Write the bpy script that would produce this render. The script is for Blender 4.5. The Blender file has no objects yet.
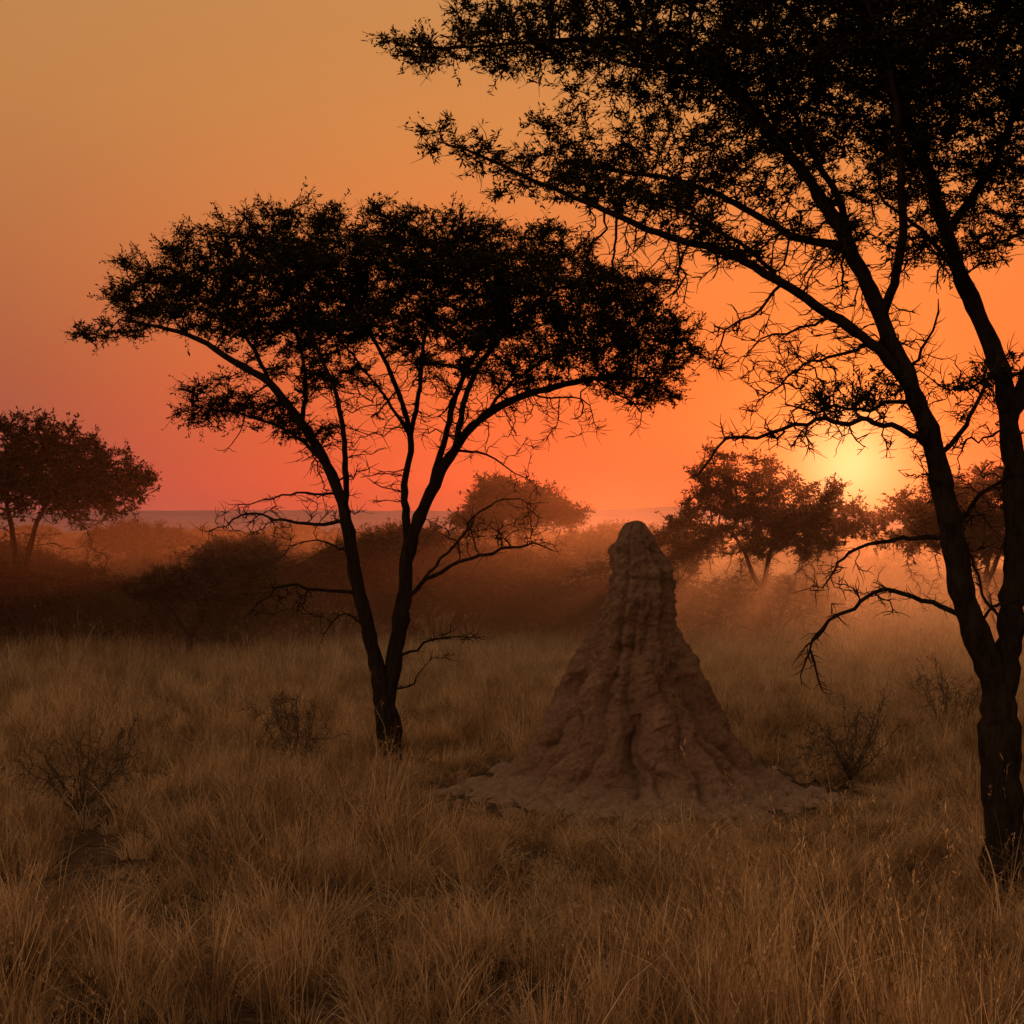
import bpy, math, random
import numpy as np
from mathutils import Vector, Matrix, noise
sc=bpy.context.scene
sc.view_settings.view_transform='Standard'
try: sc.view_settings.look='None'
except Exception: pass
sc.view_settings.exposure=0
COL=sc.collection
H=2.4
SUN_AZ=math.radians(13.4); SUN_EL=math.radians(2.4)
SUN=Vector((math.sin(SUN_AZ)*math.cos(SUN_EL),math.cos(SUN_AZ)*math.cos(SUN_EL),math.sin(SUN_EL)))

# ------------------------------------------------------------ materials
def newmat(name):
    m=bpy.data.materials.new(name); m.use_nodes=True
    nt=m.node_tree; nt.nodes.clear()
    out=nt.nodes.new('ShaderNodeOutputMaterial')
    return m,nt,out
def N(nt,t,**k):
    n=nt.nodes.new(t)
    for a,b in k.items(): setattr(n,a,b)
    return n
def ramp(nt,stops,interp='LINEAR'):
    r=nt.nodes.new('ShaderNodeValToRGB'); cr=r.color_ramp; cr.interpolation=interp
    while len(cr.elements)<len(stops): cr.elements.new(0.5)
    for e,(p,c) in zip(cr.elements,stops):
        e.position=p; e.color=(*c,1)
    return r
def leafmat(name,c1,c2):
    m,nt,out=newmat(name)
    g=N(nt,'ShaderNodeNewGeometry')
    r=ramp(nt,[(0.1,c1),(0.9,c2)]); nt.links.new(g.outputs['Random Per Island'],r.inputs[0])
    d=N(nt,'ShaderNodeBsdfDiffuse')
    nt.links.new(r.outputs[0],d.inputs[0]); nt.links.new(d.outputs[0],out.inputs[0])
    return m
def barkmat(name,c1,c2):
    m,nt,out=newmat(name)
    tc=N(nt,'ShaderNodeTexCoord'); mp=N(nt,'ShaderNodeMapping'); mp.inputs['Scale'].default_value=(14,14,3.5)
    no=N(nt,'ShaderNodeTexNoise'); no.inputs['Scale'].default_value=1.6; no.inputs['Detail'].default_value=5; no.inputs['Roughness'].default_value=0.65
    nt.links.new(tc.outputs['Object'],mp.inputs[0]); nt.links.new(mp.outputs[0],no.inputs['Vector'])
    r=ramp(nt,[(0.3,c1),(0.7,c2)]); nt.links.new(no.outputs['Fac'],r.inputs[0])
    b=N(nt,'ShaderNodeBump'); b.inputs['Strength'].default_value=0.9; b.inputs['Distance'].default_value=0.03; nt.links.new(no.outputs['Fac'],b.inputs['Height'])
    p=N(nt,'ShaderNodeBsdfDiffuse')
    nt.links.new(r.outputs[0],p.inputs[0]); nt.links.new(b.outputs[0],p.inputs['Normal']); nt.links.new(p.outputs[0],out.inputs[0])
    return m
M_LEAF=leafmat('acacia_leaf',(0.013,0.012,0.005),(0.042,0.036,0.015))
M_BARK=barkmat('acacia_bark',(0.012,0.008,0.006),(0.045,0.032,0.022))
M_DRYLEAF=leafmat('dry_leaf',(0.09,0.06,0.03),(0.24,0.16,0.085))
M_DRYBARK=barkmat('dry_twig',(0.06,0.042,0.028),(0.15,0.105,0.07))
M_BUSHLEAF=leafmat('bush_leaf',(0.03,0.022,0.01),(0.10,0.068,0.03))

# ------------------------------------------------------------ mesh helper
def mesh_from(name,V,F4,mats,midx=None,smooth=None,F3=None):
    me=bpy.data.meshes.new(name)
    V=np.asarray(V,dtype=np.float32); n4=len(F4); n3=0 if F3 is None else len(F3)
    me.vertices.add(len(V)); me.vertices.foreach_set('co',V.ravel())
    loops=np.asarray(F4,dtype=np.int32).ravel()
    ls=np.arange(n4,dtype=np.int32)*4
    if n3:
        ls=np.concatenate([ls,n4*4+np.arange(n3,dtype=np.int32)*3]); loops=np.concatenate([loops,np.asarray(F3,dtype=np.int32).ravel()])
    me.loops.add(len(loops)); me.loops.foreach_set('vertex_index',loops)
    me.polygons.add(n4+n3); me.polygons.foreach_set('loop_start',ls)
    for m in mats: me.materials.append(m)
    if midx is not None: me.polygons.foreach_set('material_index',np.asarray(midx,dtype=np.int32))
    if smooth is not None: me.polygons.foreach_set('use_smooth',np.asarray(smooth,dtype=bool))
    me.update(calc_edges=True); me.validate()
    return me
def unit(a):
    return a/np.maximum(np.linalg.norm(a,axis=-1,keepdims=True),1e-9)

# ------------------------------------------------------------ tree generator (space colonisation)
class Tree:
    def __init__(s,seed,step):
        s.r=np.random.default_rng(seed); s.step=step
        s.pos=[];s.par=[];s.rad=[];s.leafy=[]
    def limb(s,pts,r0,r1,jit=0.25,leafy=0):
        pts=[np.array(p,float) for p in pts]
        par=-1
        if s.pos:
            P=np.array(s.pos); par=int(np.argmin(np.linalg.norm(P-pts[0],axis=1))); pts[0]=P[par].copy()
        ext=[2*pts[0]-pts[1]]+pts+[2*pts[-1]-pts[-2]]
        out=[]
        for i in range(1,len(ext)-2):
            a,b,c,d=ext[i-1:i+3]
            n=max(2,int(np.linalg.norm(c-b)/s.step))
            for k in range(n):
                t=k/n
                out.append(0.5*((2*b)+(-a+c)*t+(2*a-5*b+4*c-d)*t*t+(-a+3*b-3*c+d)*t**3))
        out.append(pts[-1])
        n=len(out); w=np.zeros(3)
        for i,p in enumerate(out):
            if i==0 and par>=0: continue
            w=0.75*w+s.r.normal(0,jit*s.step*0.35,3)
            f=i/(n-1)
            s.pos.append(p+w*min(1,i/3)); s.par.append(par if (i==0 or (i==1 and par>=0)) else len(s.pos)-2)
            s.rad.append(r0*(1-f)**0.8+r1*(1-(1-f)**0.8)); s.leafy.append(leafy)
    def grow(s,A,infl,kill,iters=90,jit=0.25,trop=(0,0,0.05),leafy=1,minstart=0.0):
        A=np.array(A); P=np.array(s.pos)
        def near(A,P):
            bd=np.full(len(A),1e9); bi=np.zeros(len(A),int)
            for st in range(0,len(P),400):
                D=np.linalg.norm(A[:,None,:]-P[None,st:st+400,:],axis=2); j=D.argmin(1); d=D[np.arange(len(A)),j]
                m=d<bd; bd[m]=d[m]; bi[m]=j[m]+st
            return bd,bi
        zmin=minstart
        bd,bi=near(A,np.where(P[:,2:3]<zmin,P+1e6,P))
        keep=bd>kill; A,bd,bi=A[keep],bd[keep],bi[keep]
        used={}
        for it in range(iters):
            if len(A)==0: break
            R=infl if it>3 else infl*3
            m=bd<R
            if not m.any():
                m=bd<bd.min()*1.2
            ids=bi[m]; dirs=unit(A[m]-np.array(s.pos)[ids])
            uq,inv=np.unique(ids,return_inverse=True)
            S=np.zeros((len(uq),3)); np.add.at(S,inv,dirs)
            S=unit(S)+s.r.normal(0,jit,S.shape)+np.array(trop); S=unit(S)
            new=[];drop=set()
            for k,u in enumerate(uq):
                c=used.get(u,0)
                if c>=3: drop.add(u); continue
                used[u]=c+1
                new.append(s.pos[u]+S[k]*s.step*s.r.uniform(0.8,1.2)); s.pos.append(new[-1]); s.par.append(int(u)); s.rad.append(0); s.leafy.append(leafy)
            if drop:
                k=~np.isin(bi,list(drop)); A,bd,bi=A[k],bd[k],bi[k]
            if new and len(A):
                base=len(s.pos)-len(new); nb,ni=near(A,np.array(new)); mm=nb<bd
                bd=np.where(mm,nb,bd); bi=np.where(mm,ni+base,bi)
                k=bd>kill; A,bd,bi=A[k],bd[k],bi[k]
    def build(s,name,nleaf,llen,lwid,twig=(0.08,0.22),ntwig=3000,baretwig=0,tip=0.0035,mats=None,clump=0.5,flat=0.5):
        mats=mats or [M_BARK,M_LEAF]
        P=np.array(s.pos); n=len(P); par=np.array(s.par); spec=np.array(s.rad)
        pw=2.5; acc=np.zeros(n); R=np.zeros(n); ch=[[] for _ in range(n)]
        for i in range(n-1,-1,-1):
            R[i]=spec[i] if spec[i]>0 else max(tip*(1.3 if s.leafy[i]==2 else 1),acc[i]**(1/pw))
            if par[i]>=0: acc[par[i]]+=R[i]**pw
        for i in range(n):
            if par[i]>=0:
                ch[par[i]].append(i)
                if spec[i]==0: R[i]=min(R[i],R[par[i]]*(0.65 if spec[par[i]]>0 else 1.0))
        V=[];F=[]
        def ring(c,d,r,k,ref):
            a=np.cross(d,ref); 
            if np.linalg.norm(a)<1e-3: a=np.cross(d,(1,0.1,0))
            a=a/np.linalg.norm(a); b=np.cross(d,a)
            t=np.arange(k)*2*math.pi/k
            return c+r*(np.cos(t)[:,None]*a+np.sin(t)[:,None]*b)
        stack=[(0,-1)]; cnt=0
        while stack:
            st,pr=stack.pop()
            chain=[pr,st] if pr>=0 else [st]
            while True:
                cs=ch[chain[-1]]
                if not cs: break
                b=max(cs,key=lambda q:R[q])
                cur=chain[-1]
                for q in cs:
                    if q!=b: stack.append((q,cur))
                chain.append(b)
            if len(chain)<2: continue
            rm=R[chain[1]]; k=12 if rm>0.05 else (6 if rm>0.015 else (4 if rm>0.007 else 3))
            C=P[chain]; rr=R[chain].copy()
            if pr>=0: rr[0]=min(rr[0],rr[1]*1.15)
            rr[-1]*=0.6
            D=np.gradient(C,axis=0); D=unit(D)
            ref=np.array([0.3,0.9,0.2])
            if abs(D[0].dot(unit(ref)))>0.9: ref=np.array([0.9,-0.2,0.3])
            for j in range(len(chain)):
                V.append(ring(C[j],D[j],rr[j]*(1+0.08*s.r.normal() if rr[j]>0.03 else 1),k,ref))
                if j>0:
                    a=cnt+(j-1)*k; b2=a+k; i0=np.arange(k); i1=(i0+1)%k
                    F.append(np.stack([a+i0,a+i1,b2+i1,b2+i0],1))
            cnt+=len(chain)*k
        V=np.concatenate(V); F=np.concatenate(F)
        lf=np.array(s.leafy)
        par2=np.where(par>=0,par,0); dirn=unit(P-P[par2]+1e-6)
        def twigs(cand,k):
            i=s.r.choice(cand,k); t=s.r.random((k,1)); b=P[i]*(1-t)+P[par2[i]]*t
            d=unit(dirn[i]*0.6+s.r.normal(0,0.7,(k,3))*np.array([1,1,flat])+np.array([0,0,0.1]))
            L=s.r.uniform(*twig,(k,1)); return b,d,L
        def add_twigs(b,d,L,r0):
            nonlocal V,F,cnt
            k=len(b); a=unit(np.cross(d,s.r.normal(0,1,(k,3)))); c=np.cross(d,a)
            mid=b+d*L*0.5+a*L*0.1; end=b+d*L
            rings=[]
            for cc,rr in ((b,r0),(mid,r0*0.75),(end,r0*0.35)):
                for t in range(3):
                    an=t*2*math.pi/3; rings.append(cc+rr*(math.cos(an)*a+math.sin(an)*c))
            VV=np.stack(rings,1).reshape(-1,3); o=cnt+np.arange(k)*9
            ff=[]
            for lv in range(2):
                for t in range(3):
                    ff.append(np.stack([o+lv*3+t,o+lv*3+(t+1)%3,o+lv*3+3+(t+1)%3,o+lv*3+3+t],1))
            V=np.concatenate([V,VV]); F=np.concatenate([F]+ff); cnt+=k*9
        cand=np.where((lf==1)&(R<0.014))[0]
        b,d,L=twigs(cand,ntwig); add_twigs(b,d,L,tip*.9)
        if baretwig:
            cb=np.where((lf!=1)&(R<0.03))[0]
            if len(cb): bb,dd,LL=twigs(cb,baretwig); add_twigs(bb,dd,LL*.8,tip)
        nbark=len(F)
        k=nleaf
        wgt=s.r.random(ntwig)**(1+3*clump); wgt/=wgt.sum()
        i=s.r.choice(ntwig,k,p=wgt); t=s.r.random((k,1))**0.7
        c=b[i]+d[i]*L[i]*t*1.05+s.r.normal(0,0.006,(k,3))
        ld=unit(d[i]*0.7+s.r.normal(0,0.8,(k,3))*np.array([1,1,0.7])); lx=unit(np.cross(ld,s.r.normal(0,1,(k,3))+np.array([0,0,1.0])))
        ll=llen*s.r.uniform(0.5,1.25,(k,1)); lw=lwid*s.r.uniform(0.6,1.2,(k,1))
        q=np.stack([c,c+ld*ll*0.5+lx*lw*0.5,c+ld*ll,c+ld*ll*0.5-lx*lw*0.5],1).reshape(-1,3)
        o=cnt+np.arange(k)*4; lfF=np.stack([o,o+1,o+2,o+3],1)
        V=np.concatenate([V,q]); F=np.concatenate([F,lfF])
        mi=np.zeros(len(F),int); mi[nbark:]=1; sm=np.zeros(len(F),bool); sm[:nbark]=True
        return mesh_from(name,V,F,mats,mi,sm)
def ell(r,c,h,n,shell=0.0):
    p=unit(r.normal(0,1,(n,3)))*(r.random((n,1))**(1/3)*(1-shell)+shell); return np.array(c)+p*np.array(h)
def place(name,me,loc,rot=0,scale=1):
    o=bpy.data.objects.new(name,me); o.location=loc; o.rotation_euler=(0,0,rot); o.scale=(scale,)*3; COL.objects.link(o); return o

# ------------------------------------------------------------ ground
def gh(x,y):
    n=noise.noise(Vector((x*0.22,y*0.22,1.3)))*0.09+noise.noise(Vector((x*0.9,y*0.9,4.3)))*0.03
    return n*min(1.0,max(0.0,(60-abs(y))/30))
def build_ground():
    ys=np.concatenate([np.linspace(-60,0,13)[:-1],np.linspace(0,26,131),np.linspace(26,100,60)[1:],np.geomspace(100,1500,20)[1:]])
    xs=np.concatenate([-np.geomspace(1500,15,22),np.linspace(-15,15,121)[1:-1],np.geomspace(15,1500,22)])
    V=[(x,y,gh(x,y)) for y in ys for x in xs]; nx=len(xs); ny=len(ys)
    j,i=np.meshgrid(np.arange(ny-1),np.arange(nx-1),indexing='ij'); a=(j*nx+i).ravel()
    F=np.stack([a,a+1,a+nx+1,a+nx],1)
    m,nt,out=newmat('dry_soil')
    tc=N(nt,'ShaderNodeTexCoord')
    n1=N(nt,'ShaderNodeTexNoise'); n1.inputs['Scale'].default_value=0.7; n1.inputs['Detail'].default_value=6
    n2=N(nt,'ShaderNodeTexNoise'); n2.inputs['Scale'].default_value=25; n2.inputs['Detail'].default_value=4
    for q in (n1,n2): nt.links.new(tc.outputs['Object'],q.inputs['Vector'])
    r1=ramp(nt,[(0.35,(0.08,0.05,0.03)),(0.65,(0.18,0.115,0.066))]); nt.links.new(n1.outputs['Fac'],r1.inputs[0])
    r2=ramp(nt,[(0.35,(0.45,0.42,0.4)),(0.7,(1,1,1))]); nt.links.new(n2.outputs['Fac'],r2.inputs[0])
    mx=N(nt,'ShaderNodeMixRGB',blend_type='MULTIPLY'); mx.inputs[0].default_value=1
    nt.links.new(r1.outputs[0],mx.inputs[1]); nt.links.new(r2.outputs[0],mx.inputs[2])
    b=N(nt,'ShaderNodeBump'); b.inputs['Distance'].default_value=0.04; nt.links.new(n2.outputs['Fac'],b.inputs['Height'])
    p=N(nt,'ShaderNodeBsdfDiffuse'); nt.links.new(mx.outputs[0],p.inputs[0]); nt.links.new(b.outputs[0],p.inputs['Normal']); nt.links.new(p.outputs[0],out.inputs[0])
    me=mesh_from('ground',V,F,[m],smooth=np.ones(len(F)))
    place('ground',me,(0,0,0))
build_ground()

# ------------------------------------------------------------ termite mound
MX,MY=( 636-512)*0.00907, 12.9
def clay():
    m,nt,out=newmat('termite_clay')
    tc=N(nt,'ShaderNodeTexCoord')
    n1=N(nt,'ShaderNodeTexNoise'); n1.inputs['Scale'].default_value=1.8; n1.inputs['Detail'].default_value=6; n1.inputs['Roughness'].default_value=0.6
    n2=N(nt,'ShaderNodeTexNoise'); n2.inputs['Scale'].default_value=24; n2.inputs['Detail'].default_value=6; n2.inputs['Roughness'].default_value=0.75
    vo=N(nt,'ShaderNodeTexVoronoi'); vo.inputs['Scale'].default_value=17
    for q in (n1,n2,vo): nt.links.new(tc.outputs['Object'],q.inputs['Vector'])
    r1=ramp(nt,[(0.3,(0.24,0.135,0.082)),(0.55,(0.33,0.192,0.12)),(0.75,(0.41,0.25,0.16))]); nt.links.new(n1.outputs['Fac'],r1.inputs[0])
    r2=ramp(nt,[(0.3,(0.6,0.57,0.54)),(0.6,(1,1,1))]); nt.links.new(n2.outputs['Fac'],r2.inputs[0])
    # washed-out pale soil low down
    se=N(nt,'ShaderNodeSeparateXYZ'); nt.links.new(tc.outputs['Object'],se.inputs[0])
    mz=N(nt,'ShaderNodeMapRange'); mz.inputs['From Min'].default_value=.06; mz.inputs['From Max'].default_value=.3; mz.inputs['To Min'].default_value=.8; mz.inputs['To Max'].default_value=0; nt.links.new(se.outputs['Z'],mz.inputs['Value'])
    mp=N(nt,'ShaderNodeMixRGB'); mp.inputs[2].default_value=(.46,.31,.21,1); nt.links.new(mz.outputs[0],mp.inputs[0]); nt.links.new(r1.outputs[0],mp.inputs[1])
    mx=N(nt,'ShaderNodeMixRGB',blend_type='MULTIPLY'); mx.inputs[0].default_value=1
    nt.links.new(mp.outputs[0],mx.inputs[1]); nt.links.new(r2.outputs[0],mx.inputs[2])
    ad=N(nt,'ShaderNodeMath',operation='MULTIPLY_ADD'); ad.inputs[1].default_value=0.5
    nt.links.new(vo.outputs['Distance'],ad.inputs[0]); nt.links.new(n2.outputs['Fac'],ad.inputs[2])
    b=N(nt,'ShaderNodeBump'); b.inputs['Distance'].default_value=0.045; b.inputs['Strength'].default_value=1; nt.links.new(ad.outputs[0],b.inputs['Height'])
    p=N(nt,'ShaderNodeBsdfDiffuse'); p.inputs['Roughness'].default_value=1; nt.links.new(mx.outputs[0],p.inputs[0]); nt.links.new(b.outputs[0],p.inputs['Normal']); nt.links.new(p.outputs[0],out.inputs[0])
    return m
M_CLAY=clay()
def build_mound():
    u=0.00907
    prof=[(518,637,2),(521,637,8),(528,636,14),(540,638,20),(560,640,26),(580,641,31),(600,640,35),(640,637,41),(660,636,45),(680,635,49),(710,636,56),(740,636,64),(765,635,73),(777,635,86),(784,636,108),(790,636,150),(798,636,205)]
    zz=np.array([(790-p[0])*u for p in prof])[::-1]; cx=np.array([(p[1]-636)*u for p in prof])[::-1]; hw=np.array([p[2]*u for p in prof])[::-1]
    NT=520; NZ=380
    # buttresses: angle (deg, -90 faces the viewer), half width, top height, reach
    bt=[(-176,15,1.6,.54),(-150,13,1.0,.50),(-131,12,1.5,.50),(-111,11,1.1,.50),(-93,7,.7,.46),(-76,13,1.35,.50),(-53,11,1.1,.52),(-35,9,.85,.50),(-16,13,1.6,.50),(5,13,1.25,.54),
        (27,15,1.5,.50),(53,13,1.0,.52),(78,15,1.5,.5),(104,13,1.0,.52),(129,14,1.5,.50),(155,13,1.0,.52)]
    V=[]
    s=np.linspace(0,1,NZ)
    seg=np.sqrt(np.diff(zz)**2+np.diff(hw)**2); al=np.concatenate([[0],np.cumsum(seg)]); al/=al[-1]
    Z=np.interp(s,al,zz); C=np.interp(s,al,cx); W=np.interp(s,al,hw)
    kern=np.ones(9)/9
    for arr in (Z,C,W):
        pd=np.pad(arr,4,mode='edge'); arr[:]=np.convolve(pd,kern,'valid')
    for k in range(NZ):
        z,w,c=Z[k],W[k],C[k]
        for t in range(NT):
            th=2*math.pi*t/NT
            cs,sn=math.cos(th),math.sin(th)
            wob=noise.noise(Vector((cs*1.4,sn*1.4,z*2.6)))*11+noise.noise(Vector((cs*4,sn*4,z*6)))*5
            deg=math.degrees(th)+wob
            best=0
            for (a,wd,tp,rc) in bt:
                df=(deg-a+180)%360-180; e=abs(df/wd)/(1.0+.10*max(0,tp-z))
                if e>1.12: continue
                h=tp-z-.12*e*e
                if h<=0: continue
                g=min(1,h/.35)**.6*(.12+.88*min(1,h/tp)**1.15)
                v=rc*g*math.sqrt(max(0,1-(e/1.12)**2.4))
                if v>best: best=v
            ridge=best
            if z<.12: ridge*=max(0.0,min(1,(z+.06)/.18))**.6
            fl=(abs(noise.noise(Vector((cs*2.6,sn*2.6,z*.5+4))))-.2)*.12*min(1,max(0,(z-.7)/.5))*min(1,w/.25)
            ex=w+ridge
            q=Vector((cs*ex*2.2,sn*ex*2.2,z*2.2))
            lum=noise.noise(q*1.1+Vector((3,1,0)))*0.05+noise.noise(q*2.6)*0.045+noise.noise(q*6)*0.032+noise.noise(q*13)*0.017+abs(noise.noise(q*27))*0.010
            r=w+ridge+fl+lum*min(1,w/0.22)
            if z<.09: r+= noise.noise(Vector((cs*2.2,sn*2.2,8)))*.4*(1-z/.09)
            V.append((c+max(.001,r)*cs,max(.001,r)*sn*.95,z+noise.noise(q*3.1+Vector((9,9,9)))*.03-.01+(noise.noise(Vector((cs*r*4,sn*r*4,3)))*.12+noise.noise(Vector((cs*r*11,sn*r*11,3)))*.07)*max(0,1-z/.25)))
    V.append((C[-1],0,Z[-1]+0.005))
    j,i=np.meshgrid(np.arange(NZ-1),np.arange(NT),indexing='ij'); i2=(i+1)%NT
    F=np.stack([(j*NT+i).ravel(),(j*NT+i2).ravel(),((j+1)*NT+i2).ravel(),((j+1)*NT+i).ravel()],1)
    tp=(NZ-1)*NT; F3=[(tp+t,tp+(t+1)%NT,NZ*NT) for t in range(NT)]
    me=mesh_from('termite_mound',V,F,[M_CLAY],smooth=np.ones(len(F)+len(F3)),F3=F3)
    place('termite_mound',me,(MX,MY,gh(MX,MY)))
build_mound()
def clods():
    r=np.random.default_rng(8); import bmesh
    bm=bmesh.new(); bmesh.ops.create_icosphere(bm,subdivisions=2,radius=1); v0=np.array([v.co[:] for v in bm.verts]); f0=np.array([[v.index for v in f.verts] for f in bm.faces]); bm.free()
    VV=[];FF=[]
    for k in range(260):
        a=r.random()*6.283; d=1.05+abs(r.normal(0,.5)); x,y=MX+math.cos(a)*d,MY+math.sin(a)*d; s=.02+.085*r.random()**3
        p=np.array([np.array(v)*(1+.45*noise.noise(Vector(v*1.4)+Vector((k,0,0)))+.2*noise.noise(Vector(v*3)+Vector((k,0,0)))) for v in v0])*s*np.array([r.uniform(.8,1.4),r.uniform(.8,1.4),.65])
        VV.append(p+np.array([x,y,gh(x,y)+.02])); FF.append(f0+k*len(v0))
    me=mesh_from('soil_clods',np.concatenate(VV),np.zeros((0,4),int),[M_CLAY],F3=np.concatenate(FF)); place('soil_clods',me,(0,0,0))
clods()

# ------------------------------------------------------------ main acacia
def main_tree():
    u=0.01; bx,by=391,765; T=Tree(11,0.085); r=T.r
    def p(x,y,d=0): return ((x-bx)*u,d,(by-y)*u)
    L=T.limb
    L([p(391,775),p(390,740),p(388,712),p(386,695)],0.14,0.105)
    L([p(386,695),p(374,650,-.05),p(362,600,-.1),p(352,550,-.15),p(345,510,-.2),p(330,465,-.2),p(305,425,-.3),p(275,385,-.4),p(235,360,-.5),p(190,338,-.55),p(135,325,-.6)],0.082,0.008)
    L([p(388,700),p(398,640,.05),p(403,590,.1),p(410,540,.1),p(428,490,.15),p(452,445,.1),p(485,412,0),p(530,392,-.1),p(590,378,-.2),p(650,378,-.2)],0.09,0.008)
    L([p(409,545,.1),p(402,490,.3),p(406,440,.5),p(396,395,.7),p(372,340,.8),p(345,290,.9)],0.05,0.012)
    L([p(430,488,.15),p(440,440,.4),p(455,390,.6),p(480,335,.8),p(505,290,.9)],0.042,0.012)
    L([p(452,445,.1),p(470,390,-.3),p(500,345,-.6),p(540,310,-.9),p(600,290,-1.1)],0.034,0.01)
    L([p(402,430,.5),p(420,370,.1),p(430,310,-.2),p(440,260,-.3)],0.028,0.01)
    L([p(345,510,-.2),p(352,460,-.5),p(345,410,-.7),p(325,350,-.9),p(300,290,-1.0)],0.034,0.01)
    L([p(330,465,-.2),p(300,440,.3),p(270,420,.5),p(230,405,.6),p(190,400,.6)],0.024,0.007)
    L([p(275,385,-.4),p(250,340,0),p(220,300,.2),p(180,275,.3),p(140,275,.3)],0.024,0.007)
    L([p(305,425,-.3),p(300,370,.4),p(280,310,.8),p(260,260,.9)],0.025,0.008)
    L([p(402,430,.5),p(380,390,.2),p(350,350,-.2),p(330,320,-.4)],0.02,0.006)
    L([p(485,412,0),p(510,380,.4),p(550,350,.6),p(610,335,.7)],0.02,0.006)
    for pts,a,b in [
      ([p(402,600,.1),p(425,575,-.1),p(455,558,-.3),p(495,548,-.4),p(530,540,-.5),p(555,548,-.5)],.024,.005),
      ([p(425,575),p(440,555,.2),p(470,520,.4),p(505,500,.5),p(540,500,.5)],.016,.004),
      ([p(358,590,-.1),p(335,585,-.3),p(305,578,-.4),p(280,585,-.5),p(262,605,-.5)],.02,.004),
      ([p(347,520,-.2),p(320,520,0),p(290,515,.1),p(255,512,.2),p(225,520,.2),p(205,530,.2)],.02,.004),
      ([p(338,490,-.2),p(310,490,-.4),p(280,498,-.6),p(250,500,-.7)],.014,.004),
      ([p(400,660),p(418,645,-.1),p(440,634,-.2),p(478,632,-.2)],.015,.003),
      ([p(402,690),p(412,680,-.1),p(428,655,-.1)],.012,.003),
      ([p(366,620),p(345,612,.1),p(330,620,.2),p(322,640,.2)],.014,.003),
      ([p(452,445,.1),p(480,450,.2),p(505,460,.3),p(530,480,.3)],.014,.004),
      ([p(530,392,-.1),p(560,400,-.2),p(590,405,-.2),p(598,430,-.2)],.011,.003),
      ([p(590,378,-.2),p(620,395,-.2),p(640,410,-.3),p(630,430,-.3)],.011,.003),
      ([p(275,385,-.4),p(255,410,-.5),p(248,440,-.5),p(235,455,-.5)],.011,.003),
      ([p(352,550),p(330,545,.2),p(300,540,.3),p(270,560,.4)],.012,.003)]:
        L(pts,a,b,jit=0.6,leafy=2)
    pads=[(122,332,42,12,-.4,.5),(130,292,38,17,.2,.6),(160,262,55,17,.1,.9),(215,240,60,18,.2,1.1),(228,300,70,28,.0,1.1),(175,300,50,20,.1,.8),
      (290,218,62,17,.3,1.2),(300,262,80,32,-.2,1.4),(300,318,60,26,.2,1.2),(375,216,76,16,.3,1.2),(385,262,86,34,0,1.5),(385,315,66,26,0,1.3),
      (455,222,66,17,.3,1.2),(470,268,86,34,0,1.5),(480,322,66,26,-.2,1.2),(535,240,56,19,.2,1.1),(560,288,74,34,-.1,1.3),(560,345,58,22,-.3,1.0),
      (620,282,54,24,.2,1.1),(635,325,56,28,0,1.0),(678,325,32,18,0,.7),(670,352,34,15,-.2,.6),(625,378,46,14,-.2,.8),(658,390,30,12,-.2,.5),
      (205,390,44,15,.5,.6),(190,408,28,10,.6,.4),(255,405,40,15,.4,.6),(310,430,35,10,-.3,.5),(520,375,42,11,0,.7),(320,370,40,14,0,.8),(440,362,40,11,0,.8)]
    A=[]
    for (x,y,w,h,d,hd) in pads:
        n=int(18+ (w*h*hd)*0.062); q=ell(r,p(x,y,d),(w*u,hd,h*u),n)
        q[:,2]-=0.14*np.abs(q[:,1])**1.5; A.append(q)
    A=np.concatenate(A); T.grow(A,0.9,0.11,iters=120,jit=.3)
    B=np.concatenate([ell(r,p(380,400),(1.7,1.2,.5),260),ell(r,p(500,420),(1.0,.9,.4),90),ell(r,p(250,520,.1),(.55,.5,.25),60),ell(r,p(500,530,-.2),(.6,.5,.3),70),ell(r,p(290,600,-.3),(.4,.4,.25),45),ell(r,p(600,410,-.2),(.6,.5,.2),60),ell(r,p(450,640),(.3,.3,.2),20),ell(r,p(330,480,0),(.5,.6,.5),50)])
    T.grow(B,0.6,0.12,iters=40,jit=.45,trop=(0,0,-.05),leafy=2)
    return T.build('acacia_tree_mesh',165000,0.046,0.016,twig=(0.06,0.24),ntwig=24000,baretwig=2200,clump=.35,tip=.004)
me=main_tree(); X,Y=(391-512)*0.00998,14.2
place('acacia_tree',me,(X,Y,gh(X,Y)))

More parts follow.
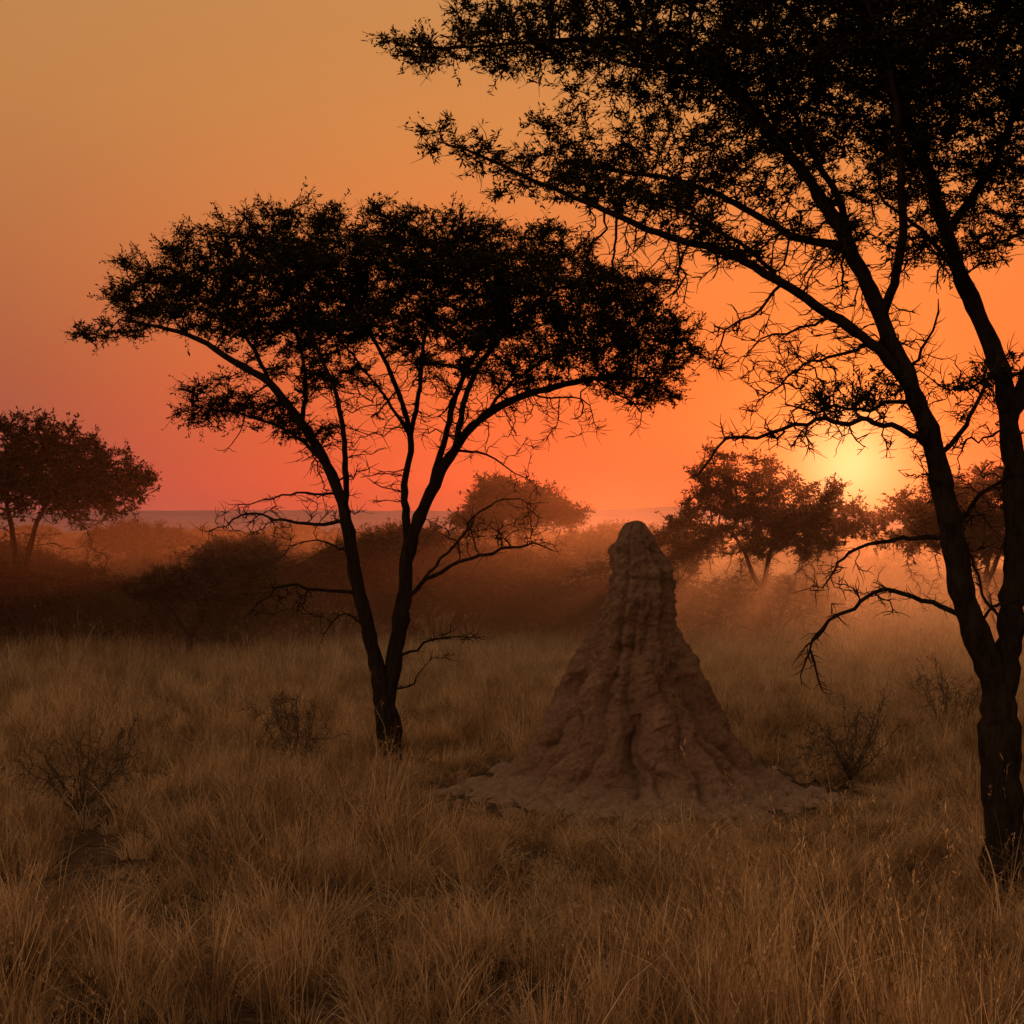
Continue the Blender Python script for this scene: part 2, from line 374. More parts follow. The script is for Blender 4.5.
# ------------------------------------------------------------ big near acacia on the right
def near_tree():
    u=0.00633; bx,by=1008,905; T=Tree(5,0.06); r=T.r
    def p(x,y,d=0): return ((x-bx)*u,d,(by-y)*u)
    L=T.limb
    L([p(1008,925),p(1006,870),p(1003,800),p(1001,740),p(998,700)],0.14,0.11)
    L([p(998,700),p(978,640,-.03),p(960,590,-.05),p(945,530,-.08),p(930,465,-.1),p(908,395,-.1),p(880,325,-.1),p(845,255,-.15),p(805,195,-.2),p(755,140,-.3),p(700,95,-.4)],0.088,0.014)
    L([p(1001,710),p(1012,650,.05),p(1020,580,.1),p(1022,500,.12),p(1018,430,.15),p(1012,370,.2),p(990,300,.3),p(965,225,.35),p(940,140,.4),p(905,50,.5),p(880,-30,.6)],0.085,0.018)
    L([p(1018,420,.15),p(1040,350,.0),p(1060,250,-.1),p(1090,150,-.2),p(1130,60,-.3)],0.06,0.018)
    L([p(1020,520,.12),p(1055,440,.4),p(1100,360,.7),p(1160,270,.9),p(1230,200,1.0)],0.055,0.018)
    L([p(906,392,-.1),p(868,355,-.25),p(820,325,-.35),p(770,300,-.45),p(715,273,-.5),p(660,258,-.55),p(610,238,-.6),p(560,215,-.6),p(505,190,-.6),p(450,168,-.6)],0.036,0.005)
    L([p(845,255,-.15),p(800,235,.1),p(750,200,.3),p(690,165,.5),p(620,150,.6),p(560,140,.6)],0.028,0.006)
    L([p(805,195,-.2),p(770,130,0),p(720,70,.1),p(650,35,.2),p(560,30,.2),p(470,38,.2),p(410,36,.2)],0.028,0.005)
    L([p(880,325,-.1),p(885,260,-.4),p(870,190,-.7),p(850,110,-.9),p(820,40,-1.0)],0.03,0.01)
    L([p(845,255,-.15),p(850,190,.3),p(830,120,.6),p(810,50,.8),p(800,-20,.9)],0.028,0.01)
    L([p(965,225,.35),p(1000,160,.1),p(1020,90,0),p(1030,10,0)],0.03,0.01)
    L([p(940,140,.4),p(900,90,0),p(860,30,-.2)],0.024,0.01)
    L([p(700,95,-.4),p(640,90,-.4),p(570,70,-.4),p(500,62,-.4)],0.014,0.005)
    L([p(990,300,.3),p(950,255,.1),p(915,225,0),p(880,205,-.1)],0.022,0.008)
    L([p(770,300,-.45),p(740,260,-.3),p(690,225,-.2),p(630,205,-.2)],0.014,0.005)
    bare=[([p(962,625),p(930,605,-.1),p(895,596,-.15),p(860,598,-.2),p(825,622,-.2),p(803,655,-.2),p(795,690,-.2)],.018,.0045),
      ([p(825,622,-.2),p(812,640,-.1),p(790,655,-.1)],.009,.004),
      ([p(803,655,-.2),p(812,675,-.2),p(815,700,-.2)],.008,.004),
      ([p(942,545,-.05),p(905,540,.1),p(870,545,.2),p(845,565,.2),p(828,590,.2)],.017,.0045),
      ([p(918,460,-.1),p(890,440,-.3),p(860,428,-.35),p(820,428,-.4),p(770,435,-.4),p(720,450,-.4),p(690,480,-.4)],.02,.005),
      ([p(905,405,-.1),p(880,410,.1),p(840,405,.2),p(790,400,.3)],.015,.005),
      ([p(868,355),p(840,360,-.3),p(800,370,-.4),p(765,385,-.4),p(745,400,-.4)],.013,.004),
      ([p(770,300,-.4),p(745,320,-.4),p(715,340,-.4),p(705,365,-.4)],.010,.004),
      ([p(945,530),p(975,500,-.1),p(1000,480,-.2),p(1030,470,-.2)],.016,.004),
      ([p(930,465),p(950,430,-.2),p(960,390,-.3),p(985,360,-.3)],.018,.005),
      ([p(1010,650),p(990,600,.2),p(985,560,.3),p(975,520,.3)],.012,.004),
      ([p(975,630),p(1000,600,-.2),p(1030,600,-.2)],.010,.004),
      ([p(908,395),p(930,360,.2),p(950,330,.3),p(955,290,.3)],.014,.005),
      ([p(1012,370),p(985,380,.1),p(955,385,.1),p(930,375,.1)],.012,.004),
      ([p(820,325,-.35),p(790,340,-.5),p(760,350,-.5),p(740,370,-.5)],.010,.004)]
    for pts,a,b in bare: L(pts,a,b,jit=.7,leafy=2)
    pads=[(450,42,68,10,.2,.4),(395,33,30,5,.2,.2),(425,72,28,7,-.3,.25),(530,32,68,19,.1,.6),(530,75,58,15,-.2,.5),(600,10,78,32,.2,.8),(620,70,68,31,0,.8),(475,5,44,11,.2,.4),
      (640,130,78,24,.4,.6),(590,150,58,13,.5,.5),(700,20,88,54,.1,1.1),(700,90,78,39,0,1.0),(720,150,62,29,.3,.8),(560,110,42,8,.4,.4),
      (490,182,65,13,-.55,.35),(442,158,26,6,-.6,.2),(560,208,74,17,-.5,.45),(640,225,62,16,-.5,.45),(600,180,58,15,.2,.4),(690,195,48,14,.2,.4),
      (690,253,38,12,-.5,.35),(790,20,95,62,0,1.3),(790,95,78,46,0,1.2),(780,165,55,24,.1,.7),(880,20,95,62,0,1.4),(870,100,82,50,-.1,1.3),
      (970,20,95,62,0,1.4),(960,105,82,50,.1,1.3),(1050,40,95,70,0,1.4),(1050,120,84,54,0,1.2),(900,172,55,24,0,.7),(1000,182,60,32,.1,.8),(1060,230,60,36,0,.8),
      (650,-50,110,35,0,1.0),(800,-80,140,50,0,1.4),(960,-90,150,50,0,1.4),(1120,-50,140,60,0,1.4),(1180,80,120,70,0,1.3),(1290,150,110,50,.6,1.0),(1180,200,90,40,.6,.9),
      (540,-5,55,14,.2,.5)]
    A=[]
    for (x,y,w,h,d,hd) in pads:
        n=int(18+(w*h*hd)*0.042); A.append(ell(r,p(x,y,d),(w*u,hd,h*u),n))
    T.grow(np.concatenate(A),0.7,0.075,iters=140,jit=.3,minstart=1.5)
    sp=[(850,402,48,7,-.2,.2,30),(985,385,40,14,-.2,.4,26),(730,268,36,16,-.4,.3,24),(830,235,46,24,0,.5,28),(930,245,46,24,0,.5,26)]
    T.grow(np.concatenate([ell(r,p(x,y,d),(w*u,hd,h*u),n) for x,y,w,h,d,hd,n in sp]),0.4,0.06,iters=30,jit=.4)
    B=[ell(r,p(880,240),(0.85,.9,.45),240),ell(r,p(960,430,.0),(.5,.6,.55),150),ell(r,p(760,370,-.3),(.5,.4,.35),110),ell(r,p(650,290,-.5),(.6,.4,.2),60),
       ell(r,p(800,430,-.3),(.6,.3,.22),90),ell(r,p(860,590,0),(.35,.3,.2),26),ell(r,p(990,540,.1),(.25,.4,.35),40),ell(r,p(720,210,-.1),(.5,.6,.3),90),ell(r,p(805,660,-.2),(.08,.15,.15),8),ell(r,p(870,340,.2),(.5,.6,.3),80)]
    T.grow(np.concatenate(B),0.5,0.08,iters=40,jit=.5,trop=(0,0,-.05),leafy=2)
    return T.build('near_acacia_mesh',260000,0.041,0.013,twig=(0.04,0.18),ntwig=38000,baretwig=4500,tip=0.0035,clump=.4)
me=near_tree(); X,Y=(1008-512)*0.00633,9.0
place('acacia_tree',me,(X,Y,gh(X,Y)))

# ------------------------------------------------------------ background acacias and bushes
def umbrella(seed,hw,h,th,nleaf,fork=0.3,stems=3,lean=0,mats=None):
    T=Tree(seed,0.13); r=T.r
    z0=h*fork; T.limb([(0,0,-.2),(0.03*h+lean*.3,0,z0*.5),(lean*.5,0.02,z0)],0.018*h+.03,0.015*h+.01)
    for k in range(stems):
        a=2*math.pi*(k+r.random()*.7)/stems; d=hw*r.uniform(.45,.75)
        T.limb([(lean*.5,0,z0),(math.cos(a)*d*.4+lean*.7,math.sin(a)*d*.4,z0+(h-z0)*.4),(math.cos(a)*d+lean,math.sin(a)*d,h-th*.7)],0.010*h+.01,0.01)
    A=[]
    for k in range(16):
        a=r.random()*6.28; q=math.sqrt(r.random())*hw*.75; zz=h-th*.25-th*.9*(q/hw)**2+r.normal(0,th*.1)
        A.append(ell(r,(math.cos(a)*q+lean,math.sin(a)*q,zz-th*.15),(hw*.36,hw*.36,th*r.uniform(.16,.34)),55))
    T.grow(np.concatenate(A),1.3,0.16,iters=60,jit=.3,minstart=z0*.9)
    B=ell(r,(lean,0,h-th*1.4),(hw*.7,hw*.7,th*.6),70); T.grow(B,.9,.18,iters=20,jit=.5,leafy=2,minstart=z0*.9)
    return T.build('bg_acacia_mesh',nleaf,0.08,0.032,twig=(.1,.3),ntwig=6500,baretwig=700,tip=.006,mats=mats,clump=.4)
U=1/1422.
def bgtree(px,d,me,rot=0,s=1): 
    x=(px-512)*d*U; place('acacia_tree',me,(x,d,gh(x,d)),rot,s)
bgtree(18,24,umbrella(21,2.4,4.7,2.0,42000))
bgtree(762,27,umbrella(22,2.2,3.85,2.0,44000))
bgtree(985,25,umbrella(23,1.9,3.8,1.8,34000))
bgtree(518,28,umbrella(24,1.5,3.35,1.0,20000,fork=.4))
bgtree(240,23.5,umbrella(25,.9,2.4,1.0,2500,fork=.35,stems=4,mats=[M_DRYBARK,M_BUSHLEAF]))

def bush(seed,hw,h,nleaf,mats,step=.1,leaf=(.07,.03),ntw=1800,na=260,tip=.005,dense=True):
    T=Tree(seed,step); r=T.r
    T.limb([(0,0,-.15),(0,0,.05)],.05*h*.5+.01 if dense else .012,.02 if dense else .01)
    ns=7 if dense else 15
    for k in range(ns):
        a=6.28*(k+r.random())/ns; d=hw*r.uniform(.3,.95)
        T.limb([(0,0,.03),(math.cos(a)*d*.4,math.sin(a)*d*.4,h*.35),(math.cos(a)*d,math.sin(a)*d,h*r.uniform(.5,1.05))],.018*h if dense else .007,.008 if dense else .0025,jit=.6,leafy=1)
    A=[]
    for k in range(7):
        a=r.random()*6.28; q=math.sqrt(r.random())*hw*.75
        A.append(ell(r,(math.cos(a)*q,math.sin(a)*q,h*r.uniform(.25,.85)),(hw*.4,hw*.4,h*.2),na//7))
    A=np.concatenate(A); A=A[A[:,2]>.05]
    T.grow(A,.9,step*1.4,iters=30,jit=.35)
    return T.build('bush_mesh',nleaf,leaf[0],leaf[1],twig=(step,step*3),ntwig=ntw,tip=tip,mats=mats,flat=.9)

def scatter(name,protos,pts,rots,scales,idx):
    pc=bpy.data.collections.new(name+'_parts')
    for k,me in enumerate(protos):
        o=bpy.data.objects.new('%s_part_%02d'%(name,k),me); pc.objects.link(o)
    me=bpy.data.meshes.new(name); me.vertices.add(len(pts)); me.vertices.foreach_set('co',np.asarray(pts,np.float32).ravel())
    a=me.attributes.new('rot','FLOAT_VECTOR','POINT'); a.data.foreach_set('vector',np.asarray(rots,np.float32).ravel())
    a=me.attributes.new('scl','FLOAT_VECTOR','POINT'); a.data.foreach_set('vector',np.asarray(scales,np.float32).ravel())
    a=me.attributes.new('pick','INT','POINT'); a.data.foreach_set('value',np.asarray(idx,np.int32))
    me.update(); o=bpy.data.objects.new(name,me); COL.objects.link(o)
    g=bpy.data.node_groups.new(name+'_scatter','GeometryNodeTree')
    g.interface.new_socket('Geometry',in_out='INPUT',socket_type='NodeSocketGeometry'); g.interface.new_socket('Geometry',in_out='OUTPUT',socket_type='NodeSocketGeometry')
    gi=g.nodes.new('NodeGroupInput'); go=g.nodes.new('NodeGroupOutput')
    ci=g.nodes.new('GeometryNodeCollectionInfo'); ci.inputs['Collection'].default_value=pc; ci.inputs['Separate Children'].default_value=True; ci.inputs['Reset Children'].default_value=True
    iop=g.nodes.new('GeometryNodeInstanceOnPoints'); iop.inputs['Pick Instance'].default_value=True
    def na(nm,t):
        n=g.nodes.new('GeometryNodeInputNamedAttribute'); n.data_type=t; n.inputs['Name'].default_value=nm; return n.outputs['Attribute']
    g.links.new(gi.outputs[0],iop.inputs['Points']); g.links.new(ci.outputs[0],iop.inputs['Instance'])
    g.links.new(na('rot','FLOAT_VECTOR'),iop.inputs['Rotation']); g.links.new(na('scl','FLOAT_VECTOR'),iop.inputs['Scale']); g.links.new(na('pick','INT'),iop.inputs['Instance Index'])
    g.links.new(iop.outputs[0],go.inputs[0])
    md=o.modifiers.new('scatter','NODES'); md.node_group=g
    return o
rng=np.random.default_rng(77)
bprot=[bush(31,1.3,2.1,7000,[M_DRYBARK,M_BUSHLEAF]),bush(32,1.0,1.6,5000,[M_DRYBARK,M_BUSHLEAF]),bush(33,1.7,2.3,8500,[M_DRYBARK,M_BUSHLEAF]),umbrella(34,1.7,2.7,1.0,9000,mats=[M_BARK,M_BUSHLEAF])]
pts=[];sc_=[];ix=[];ro=[]
for k in range(520):
    d=26+ (rng.random()**1.5)*110; x=(rng.random()-.5)*(d*1.05+6)
    i=rng.choice(4,p=[.3,.22,.3,.18])
    if d<34 and x>1 and rng.random()<.5: continue
    s=rng.uniform(.65,1.05) if d<45 else rng.uniform(.75,1.02)
    pts.append((x,d,gh(x,d)-.05)); ix.append(i); ro.append((0,0,rng.random()*6.28)); sc_.append((s*rng.uniform(.9,1.5),s*rng.uniform(.9,1.5),s*rng.uniform(.8,1.08)))
for k in range(16):   # nearer thicket on the left
    x=-3.2-rng.random()*7.5; d=23.5+rng.random()*5; s=rng.uniform(.6,.95)
    pts.append((x,d,gh(x,d)-.05)); ix.append(int(rng.choice([0,1,3]))); ro.append((0,0,rng.random()*6.28)); sc_.append((s*1.1,s*1.1,s*rng.uniform(.8,1.05)))
scatter('distant_bushes',bprot,pts,ro,sc_,ix)

def shrub(px,d,seed,hw,h,nl):
    x=(px-512)*d*U; place('dry_shrub',bush(seed,hw,h,nl,[M_DRYBARK,M_DRYLEAF],step=.05,leaf=(.026,.011),ntw=900,na=170,tip=.0022,dense=False),(x,d,gh(x,d)))
SH=[(300,13.6,41,.55,.8,1600),(82,11.6,42,.62,.85,1000),(850,13.2,43,.6,.82,1300),(950,15.5,44,.55,.95,2800)]
for a in SH: shrub(*a)

# ------------------------------------------------------------ grass
def grassmat():
    m,nt,out=newmat('dry_grass')
    g=N(nt,'ShaderNodeNewGeometry')
    no=N(nt,'ShaderNodeTexNoise'); no.inputs['Scale'].default_value=2.6; no.inputs['Detail'].default_value=2; nt.links.new(g.outputs['Position'],no.inputs['Vector'])
    mr=N(nt,'ShaderNodeMapRange'); mr.inputs['From Min'].default_value=.33; mr.inputs['From Max'].default_value=.67; nt.links.new(no.outputs['Fac'],mr.inputs['Value'])
    ad=N(nt,'ShaderNodeMath',operation='ADD'); nt.links.new(mr.outputs[0],ad.inputs[0]); nt.links.new(g.outputs['Random Per Island'],ad.inputs[1])
    mu=N(nt,'ShaderNodeMath',operation='MULTIPLY'); mu.inputs[1].default_value=.5; nt.links.new(ad.outputs[0],mu.inputs[0])
    r=ramp(nt,[(.1,(.09,.055,.027)),(.38,(.29,.18,.088)),(.62,(.55,.37,.19)),(.9,(.84,.61,.36))]); nt.links.new(mu.outputs[0],r.inputs[0])
    d=N(nt,'ShaderNodeBsdfDiffuse'); t=N(nt,'ShaderNodeBsdfTranslucent'); mx=N(nt,'ShaderNodeMixShader'); mx.inputs[0].default_value=.4
    nt.links.new(r.outputs[0],d.inputs[0]); nt.links.new(r.outputs[0],t.inputs[0]); nt.links.new(d.outputs[0],mx.inputs[1]); nt.links.new(t.outputs[0],mx.inputs[2]); nt.links.new(mx.outputs[0],out.inputs[0])
    return m
M_GRASS=grassmat()
def tuft(seed,nb,rad,hmin,hmax,w,lean,seedheads=0):
    r=np.random.default_rng(seed)
    a=r.random(nb)*6.283; q=np.sqrt(r.random(nb))*rad; b=np.stack([np.cos(a)*q,np.sin(a)*q,np.full(nb,-.03)],1)
    h=r.uniform(hmin,hmax,(nb,1))*(1-.25*(q/rad)[:,None]); a2=a+r.normal(0,.9,nb); ln=np.abs(r.normal(lean,lean*.6,(nb,1)))
    od=np.stack([np.cos(a2),np.sin(a2),np.zeros(nb)],1)
    fa=r.random(nb)*6.283; side=np.stack([np.cos(fa),np.sin(fa),np.zeros(nb)],1)
    V=[];ws=w*r.uniform(.6,1.3,(nb,1)); K=5
    bend=r.uniform(1.2,2.6,(nb,1)); kink=r.normal(0,.04,(nb,3))
    for k in range(K):
        t=k/(K-1); c=b+od*ln*h*(t**bend)+np.array([0,0,1])*h*(t-ln*.35*t**3)+kink*t*t*h*2
        ww=ws*(1-.9*t**1.5); V+= [c-side*ww/2,c+side*ww/2]
    tipc=c
    V=np.stack(V,1).reshape(-1,3); o=np.arange(nb)*2*K
    F=np.concatenate([np.stack([o+2*k,o+2*k+1,o+2*k+3,o+2*k+2],1) for k in range(K-1)])
    if seedheads:
        i=r.choice(nb,seedheads,replace=False); ns=8
        ii=np.repeat(i,ns); n=len(ii); c=tipc[ii]+r.normal(0,1,(n,3))*np.array([.005,.005,.020])
        d=unit(r.normal(0,.5,(n,3))+np.array([0,0,1])); s2=unit(np.cross(d,r.normal(0,1,(n,3))))
        ll=r.uniform(.010,.022,(n,1)); q4=np.stack([c,c+d*ll*.5+s2*.0018,c+d*ll,c+d*ll*.5-s2*.0018],1).reshape(-1,3)
        o2=len(V)+np.arange(n)*4; V=np.concatenate([V,q4]); F=np.concatenate([F,np.stack([o2,o2+1,o2+2,o2+3],1)])
    return V,F
def rtuft(kind,sd):
    a={0:(80,.09,.16,.46,.0070,.6),1:(70,.07,.2,.55,.0065,.5),2:(85,.11,.12,.36,.0075,.95),3:(40,.12,.3,.68,.0045,.45,20),4:(36,.09,.35,.78,.0042,.5,20),5:(70,.16,.1,.28,.0075,1.1),
       6:(90,.35,.2,.5,.013,.5),7:(80,.35,.25,.6,.011,.5,30)}[kind]
    return tuft(sd,*a)
def patch(seed,n,rad,kinds,probs,hs):
    # one clump-patch mesh made of n different tufts
    r=np.random.default_rng(seed); VV=[];FF=[];o=0
    for k in range(n):
        V,F=rtuft(int(r.choice(kinds,p=probs)),seed*1000+k)
        a=r.random()*6.283; q=rad*math.sqrt(r.random()); s=r.uniform(.65,1.3)
        R=np.array((Matrix.Rotation(r.normal(0,.22),3,'Y')@Matrix.Rotation(r.normal(0,.22),3,'X')))
        V=(V*np.array([s,s,s*hs*r.uniform(.7,1.2)]))@R.T+np.array([math.cos(a)*q,math.sin(a)*q,0])
        VV.append(V); FF.append(F+o); o+=len(V)
    return mesh_from('grass_patch',np.concatenate(VV),np.concatenate(FF),[M_GRASS])
K6=[0,1,2,3,4,5]; P6=[.26,.24,.18,.10,.08,.14]
gp=[]
for k in range(6): gp.append(patch(100+k,13,.5,K6,P6,1.0))
for k in range(4): gp.append(patch(120+k,6,.5,K6,P6,.9))
for k in range(4): gp.append(patch(140+k,13,.5,[0,1,3,4],[.36,.38,.14,.12],1.25))
for k in range(4): gp.append(patch(160+k,24,1.2,[6,7],[.5,.5],.95))
for k in range(6): V,F=rtuft(k,900+k); gp.append(mesh_from('grass_tuft',V,F,[M_GRASS]))
pts=[];ro=[];sc_=[];ix=[]
def add(x,y,i,s,hs=1):
    pts.append((x,y,gh(x,y))); ro.append((rng.normal(0,.05),rng.normal(0,.05),rng.random()*6.28)); sc_.append((s,s,s*hs)); ix.append(i)
st=.58
for j in range(int(19.5/st)):
    for i in range(-22,23):
        y=4.2+j*st+rng.uniform(-.25,.25); x=i*st+rng.uniform(-.25,.25)+(.29 if j%2 else 0)
        if abs(x)>y*.42+1.6: continue
        dm=math.hypot(x-MX,y-MY)
        if dm<2.35: continue
        dens=.62+1.2*noise.noise(Vector((x*.5,y*.5,9)))+.8*noise.noise(Vector((x*1.5,y*1.5,2)))
        if dens<.2 and rng.random()<.7: continue
        hs=1.05+.55*noise.noise(Vector((x*.5,y*.5,5)))
        if y<9: hs*=1.1
        if MY-5<y<MY and abs(x-MX)<1.7: hs*=.6
        k=rng.integers(6,10) if dens<.42 else (rng.integers(10,14) if dens>.95 else rng.integers(0,6))
        add(x,y,int(k),rng.uniform(.9,1.15),hs)
for n in range(620):   # thin short tufts creeping onto the bare apron of the mound
    a=rng.random()*6.283; dm=1.3+1.25*math.sqrt(rng.random())
    if rng.random()>((dm-1.25)/1.1)**1.3+.03: continue
    add(MX+math.cos(a)*dm,MY+math.sin(a)*dm,18+int(rng.choice(6,p=P6)),rng.uniform(.7,1.05),rng.uniform(.35,.65))
for n in range(900):
    y=22.5+rng.random()**1.4*60; hw=y*.45+3; x=rng.uniform(-hw,hw); add(x,y,14+int(rng.integers(0,4)),rng.uniform(.85,1.2),rng.uniform(.75,1.1))
scatter('grass',gp,pts,ro,sc_,ix)

# ------------------------------------------------------------ hills
def hills():
    m,nt,out=newmat('hill_haze_tint'); no=N(nt,'ShaderNodeTexNoise'); no.inputs['Scale'].default_value=.05; no.inputs['Detail'].default_value=6
    tc=N(nt,'ShaderNodeTexCoord'); nt.links.new(tc.outputs['Object'],no.inputs['Vector'])
    r=ramp(nt,[(.3,(.10,.105,.17)),(.7,(.14,.14,.21))]); nt.links.new(no.outputs['Fac'],r.inputs[0]); d=N(nt,'ShaderNodeBsdfDiffuse'); nt.links.new(r.outputs[0],d.inputs[0]); nt.links.new(d.outputs[0],out.inputs[0])  # aerial haze is painted into the hills as a bluish base colour
    V=[];nx=240
    rows=[(500,0),(560,.5),(640,.9),(700,1.0),(820,.7),(950,-.05)]
    for (y,f) in rows:
        for i in range(nx):
            x=-700+1400*i/(nx-1); hh=9.2+3.2*noise.noise(Vector((x*.006,1,0)))+1.4*noise.noise(Vector((x*.03,y*.01,2)))+.6*noise.noise(Vector((x*.15,y*.1,2)))
            V.append((x,y,hh*f - .3*(f<=0)))
    F=[(j*nx+i,j*nx+i+1,(j+1)*nx+i+1,(j+1)*nx+i) for j in range(len(rows)-1) for i in range(nx-1)]
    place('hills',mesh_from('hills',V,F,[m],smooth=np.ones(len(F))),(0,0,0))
hills()

# ------------------------------------------------------------ ground dust haze (one volume, thicker near the ground and where the dust has been kicked up)
def dust():
    m,nt,out=newmat('dust_haze')
    g=N(nt,'ShaderNodeNewGeometry'); sx=N(nt,'ShaderNodeSeparateXYZ'); nt.links.new(g.outputs['Position'],sx.inputs[0])
    e=N(nt,'ShaderNodeMath',operation='DIVIDE'); e.inputs[1].default_value=-1.3; nt.links.new(sx.outputs['Z'],e.inputs[0])
    ex=N(nt,'ShaderNodeMath',operation='EXPONENT'); nt.links.new(e.outputs[0],ex.inputs[0])
    mr=N(nt,'ShaderNodeMapRange',interpolation_type='SMOOTHSTEP'); mr.inputs['From Min'].default_value=13.5; mr.inputs['From Max'].default_value=21; mr.inputs['To Max'].default_value=.08; nt.links.new(sx.outputs['Y'],mr.inputs['Value'])
    mu=N(nt,'ShaderNodeMath',operation='MULTIPLY'); nt.links.new(ex.outputs[0],mu.inputs[0]); nt.links.new(mr.outputs[0],mu.inputs[1])
    px=N(nt,'ShaderNodeMapRange',interpolation_type='SMOOTHSTEP'); px.inputs['From Min'].default_value=-6; px.inputs['From Max'].default_value=4; px.inputs['To Min'].default_value=.5; px.inputs['To Max'].default_value=1.45; nt.links.new(sx.outputs['X'],px.inputs['Value'])
    m2=N(nt,'ShaderNodeMath',operation='MULTIPLY'); nt.links.new(mu.outputs[0],m2.inputs[0]); nt.links.new(px.outputs[0],m2.inputs[1])
    v=N(nt,'ShaderNodeVolumeScatter'); v.inputs['Color'].default_value=(.98,.48,.29,1); v.inputs['Anisotropy'].default_value=.6
    nt.links.new(m2.outputs[0],v.inputs['Density']); nt.links.new(v.outputs[0],out.inputs['Volume'])
    x0,x1,y0,y1,z0,z1=-32,32,13.5,48,-.6,5.6
    V=[(x,y,z) for z in (z0,z1) for y in (y0,y1) for x in (x0,x1)]
    F=[(0,2,3,1),(4,5,7,6),(0,1,5,4),(2,6,7,3),(0,4,6,2),(1,3,7,5)]
    place('dust_haze',mesh_from('dust_haze',V,F,[m]),(0,0,0))
dust()

# ------------------------------------------------------------ sky
w=bpy.data.worlds.new('World'); sc.world=w; w.use_nodes=True; nt=w.node_tree; nt.nodes.clear()
out=N(nt,'ShaderNodeOutputWorld'); tc=N(nt,'ShaderNodeTexCoord')
sep=N(nt,'ShaderNodeSeparateXYZ'); nt.links.new(tc.outputs['Generated'],sep.inputs[0])
zr=N(nt,'ShaderNodeMapRange'); zr.inputs['From Min'].default_value=0; zr.inputs['From Max'].default_value=1; nt.links.new(sep.outputs['Z'],zr.inputs['Value'])
far=ramp(nt,[(0,(.23,.070,.072)),(.035,(.28,.076,.062)),(.10,(.37,.098,.050)),(.18,(.46,.146,.050)),(.28,(.52,.205,.060)),(.38,(.53,.232,.073)),(.65,(.42,.27,.16)),(1,(.32,.24,.17))])
nea=ramp(nt,[(0,(.50,.044,.024)),(.03,(.78,.082,.028)),(.08,(.85,.122,.034)),(.16,(.83,.175,.042)),(.27,(.68,.23,.056)),(.38,(.57,.25,.073)),(.65,(.42,.27,.16)),(1,(.32,.24,.17))])
for q in (far,nea): nt.links.new(zr.outputs[0],q.inputs[0])
dt=N(nt,'ShaderNodeVectorMath',operation='DOT_PRODUCT'); dt.inputs[1].default_value=SUN; nt.links.new(tc.outputs['Generated'],dt.inputs[0])
mr=N(nt,'ShaderNodeMapRange',interpolation_type='SMOOTHSTEP'); mr.inputs['From Min'].default_value=.80; mr.inputs['From Max'].default_value=.992; nt.links.new(dt.outputs['Value'],mr.inputs['Value'])
mx=N(nt,'ShaderNodeMixRGB'); nt.links.new(mr.outputs[0],mx.inputs[0]); nt.links.new(far.outputs[0],mx.inputs[1]); nt.links.new(nea.outputs[0],mx.inputs[2])
em=N(nt,'ShaderNodeMapRange',interpolation_type='SMOOTHSTEP'); em.inputs['From Min'].default_value=-.6; em.inputs['From Max'].default_value=.75; nt.links.new(dt.outputs['Value'],em.inputs['Value'])
east=ramp(nt,[(0,(.31,.18,.13)),(.3,(.42,.265,.165)),(1,(.32,.24,.17))]); nt.links.new(zr.outputs[0],east.inputs[0])
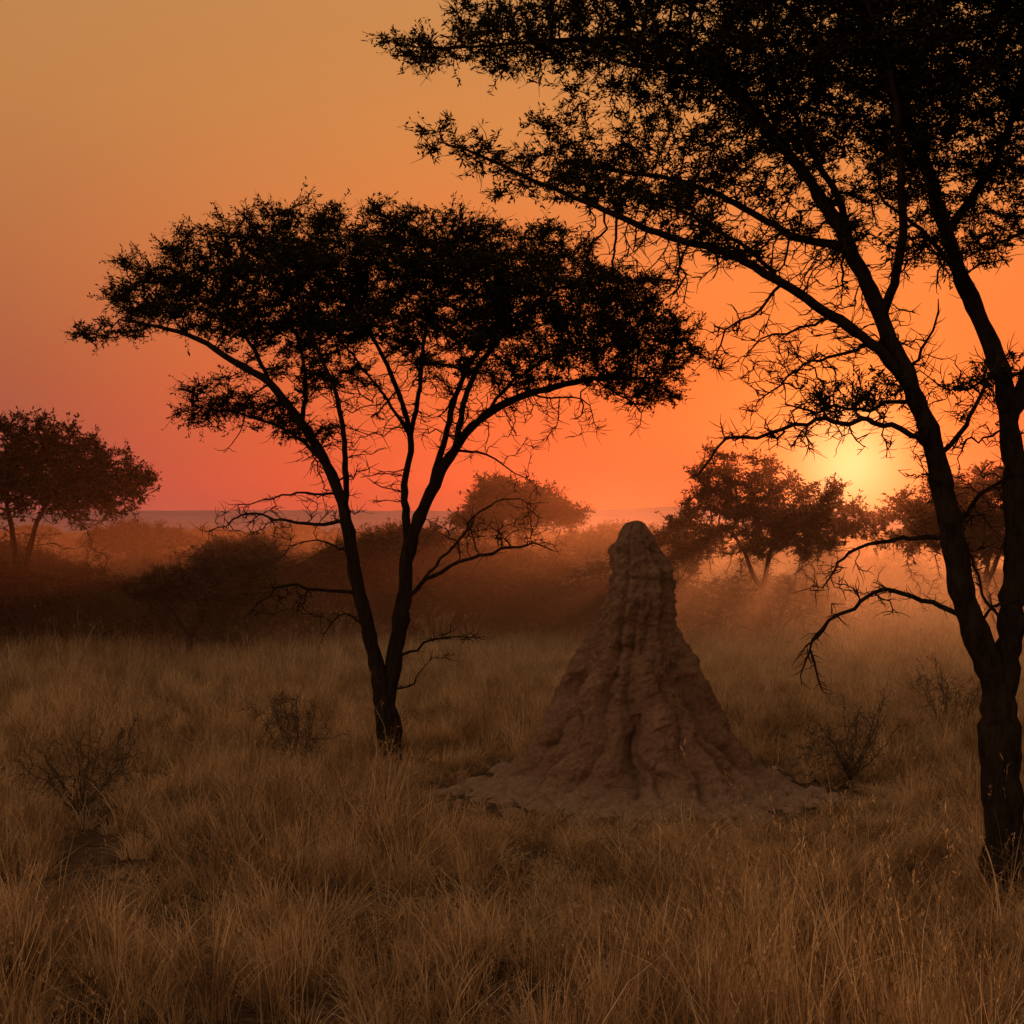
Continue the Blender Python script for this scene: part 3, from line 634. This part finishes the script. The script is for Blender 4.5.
# added: sky away from the sun brightened at left to model the mound
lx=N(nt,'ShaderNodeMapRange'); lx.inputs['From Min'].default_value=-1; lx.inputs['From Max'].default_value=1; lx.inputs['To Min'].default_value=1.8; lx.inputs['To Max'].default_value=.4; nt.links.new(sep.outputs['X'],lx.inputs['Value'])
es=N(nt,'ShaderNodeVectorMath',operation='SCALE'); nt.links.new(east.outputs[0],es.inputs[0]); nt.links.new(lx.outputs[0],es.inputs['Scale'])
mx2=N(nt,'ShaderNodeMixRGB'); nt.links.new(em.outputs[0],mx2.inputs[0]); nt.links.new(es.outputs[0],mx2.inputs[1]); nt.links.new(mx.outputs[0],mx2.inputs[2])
pw=N(nt,'ShaderNodeMath',operation='MAXIMUM'); pw.inputs[1].default_value=0; nt.links.new(dt.outputs['Value'],pw.inputs[0])
def glow(exp,col,prev):
    p=N(nt,'ShaderNodeMath',operation='POWER'); p.inputs[1].default_value=exp; nt.links.new(pw.outputs[0],p.inputs[0])
    c=N(nt,'ShaderNodeVectorMath',operation='SCALE'); c.inputs[0].default_value=col; nt.links.new(p.outputs[0],c.inputs['Scale'])
    a=N(nt,'ShaderNodeVectorMath',operation='ADD'); nt.links.new(prev,a.inputs[0]); nt.links.new(c.outputs[0],a.inputs[1]); return a.outputs[0]
o=glow(110,(.20,.045,.003),mx2.outputs[0]); o=glow(450,(.4,.17,.028),o); o=glow(2200,(.5,.46,.22),o)
bg=N(nt,'ShaderNodeBackground'); bg.inputs[1].default_value=1; nt.links.new(o,bg.inputs[0])
sk=N(nt,'ShaderNodeTexSky',sky_type='NISHITA'); sk.sun_disc=False; sk.sun_elevation=SUN_EL; sk.sun_rotation=SUN_AZ; sk.dust_density=6; sk.air_density=1.5
bg2=N(nt,'ShaderNodeBackground'); bg2.inputs[1].default_value=.012; nt.links.new(sk.outputs[0],bg2.inputs[0])
ad=N(nt,'ShaderNodeAddShader'); nt.links.new(bg.outputs[0],ad.inputs[0]); nt.links.new(bg2.outputs[0],ad.inputs[1]); nt.links.new(ad.outputs[0],out.inputs[0])

sl=bpy.data.lights.new('sun','SUN'); sl.energy=4.5; sl.angle=math.radians(2.5); sl.color=(1,.33,.12)
so=bpy.data.objects.new('sun',sl); so.rotation_euler=SUN.to_track_quat('Z','Y').to_euler(); so.location=(30,120,10); COL.objects.link(so)

cam=bpy.data.cameras.new('camera'); cam.lens=50; cam.sensor_width=36; cam.clip_end=5000; cam.clip_start=.1
co=bpy.data.objects.new('camera',cam); co.location=(0,0,H); co.rotation_euler=(math.radians(90.52),0,0); COL.objects.link(co); sc.camera=co
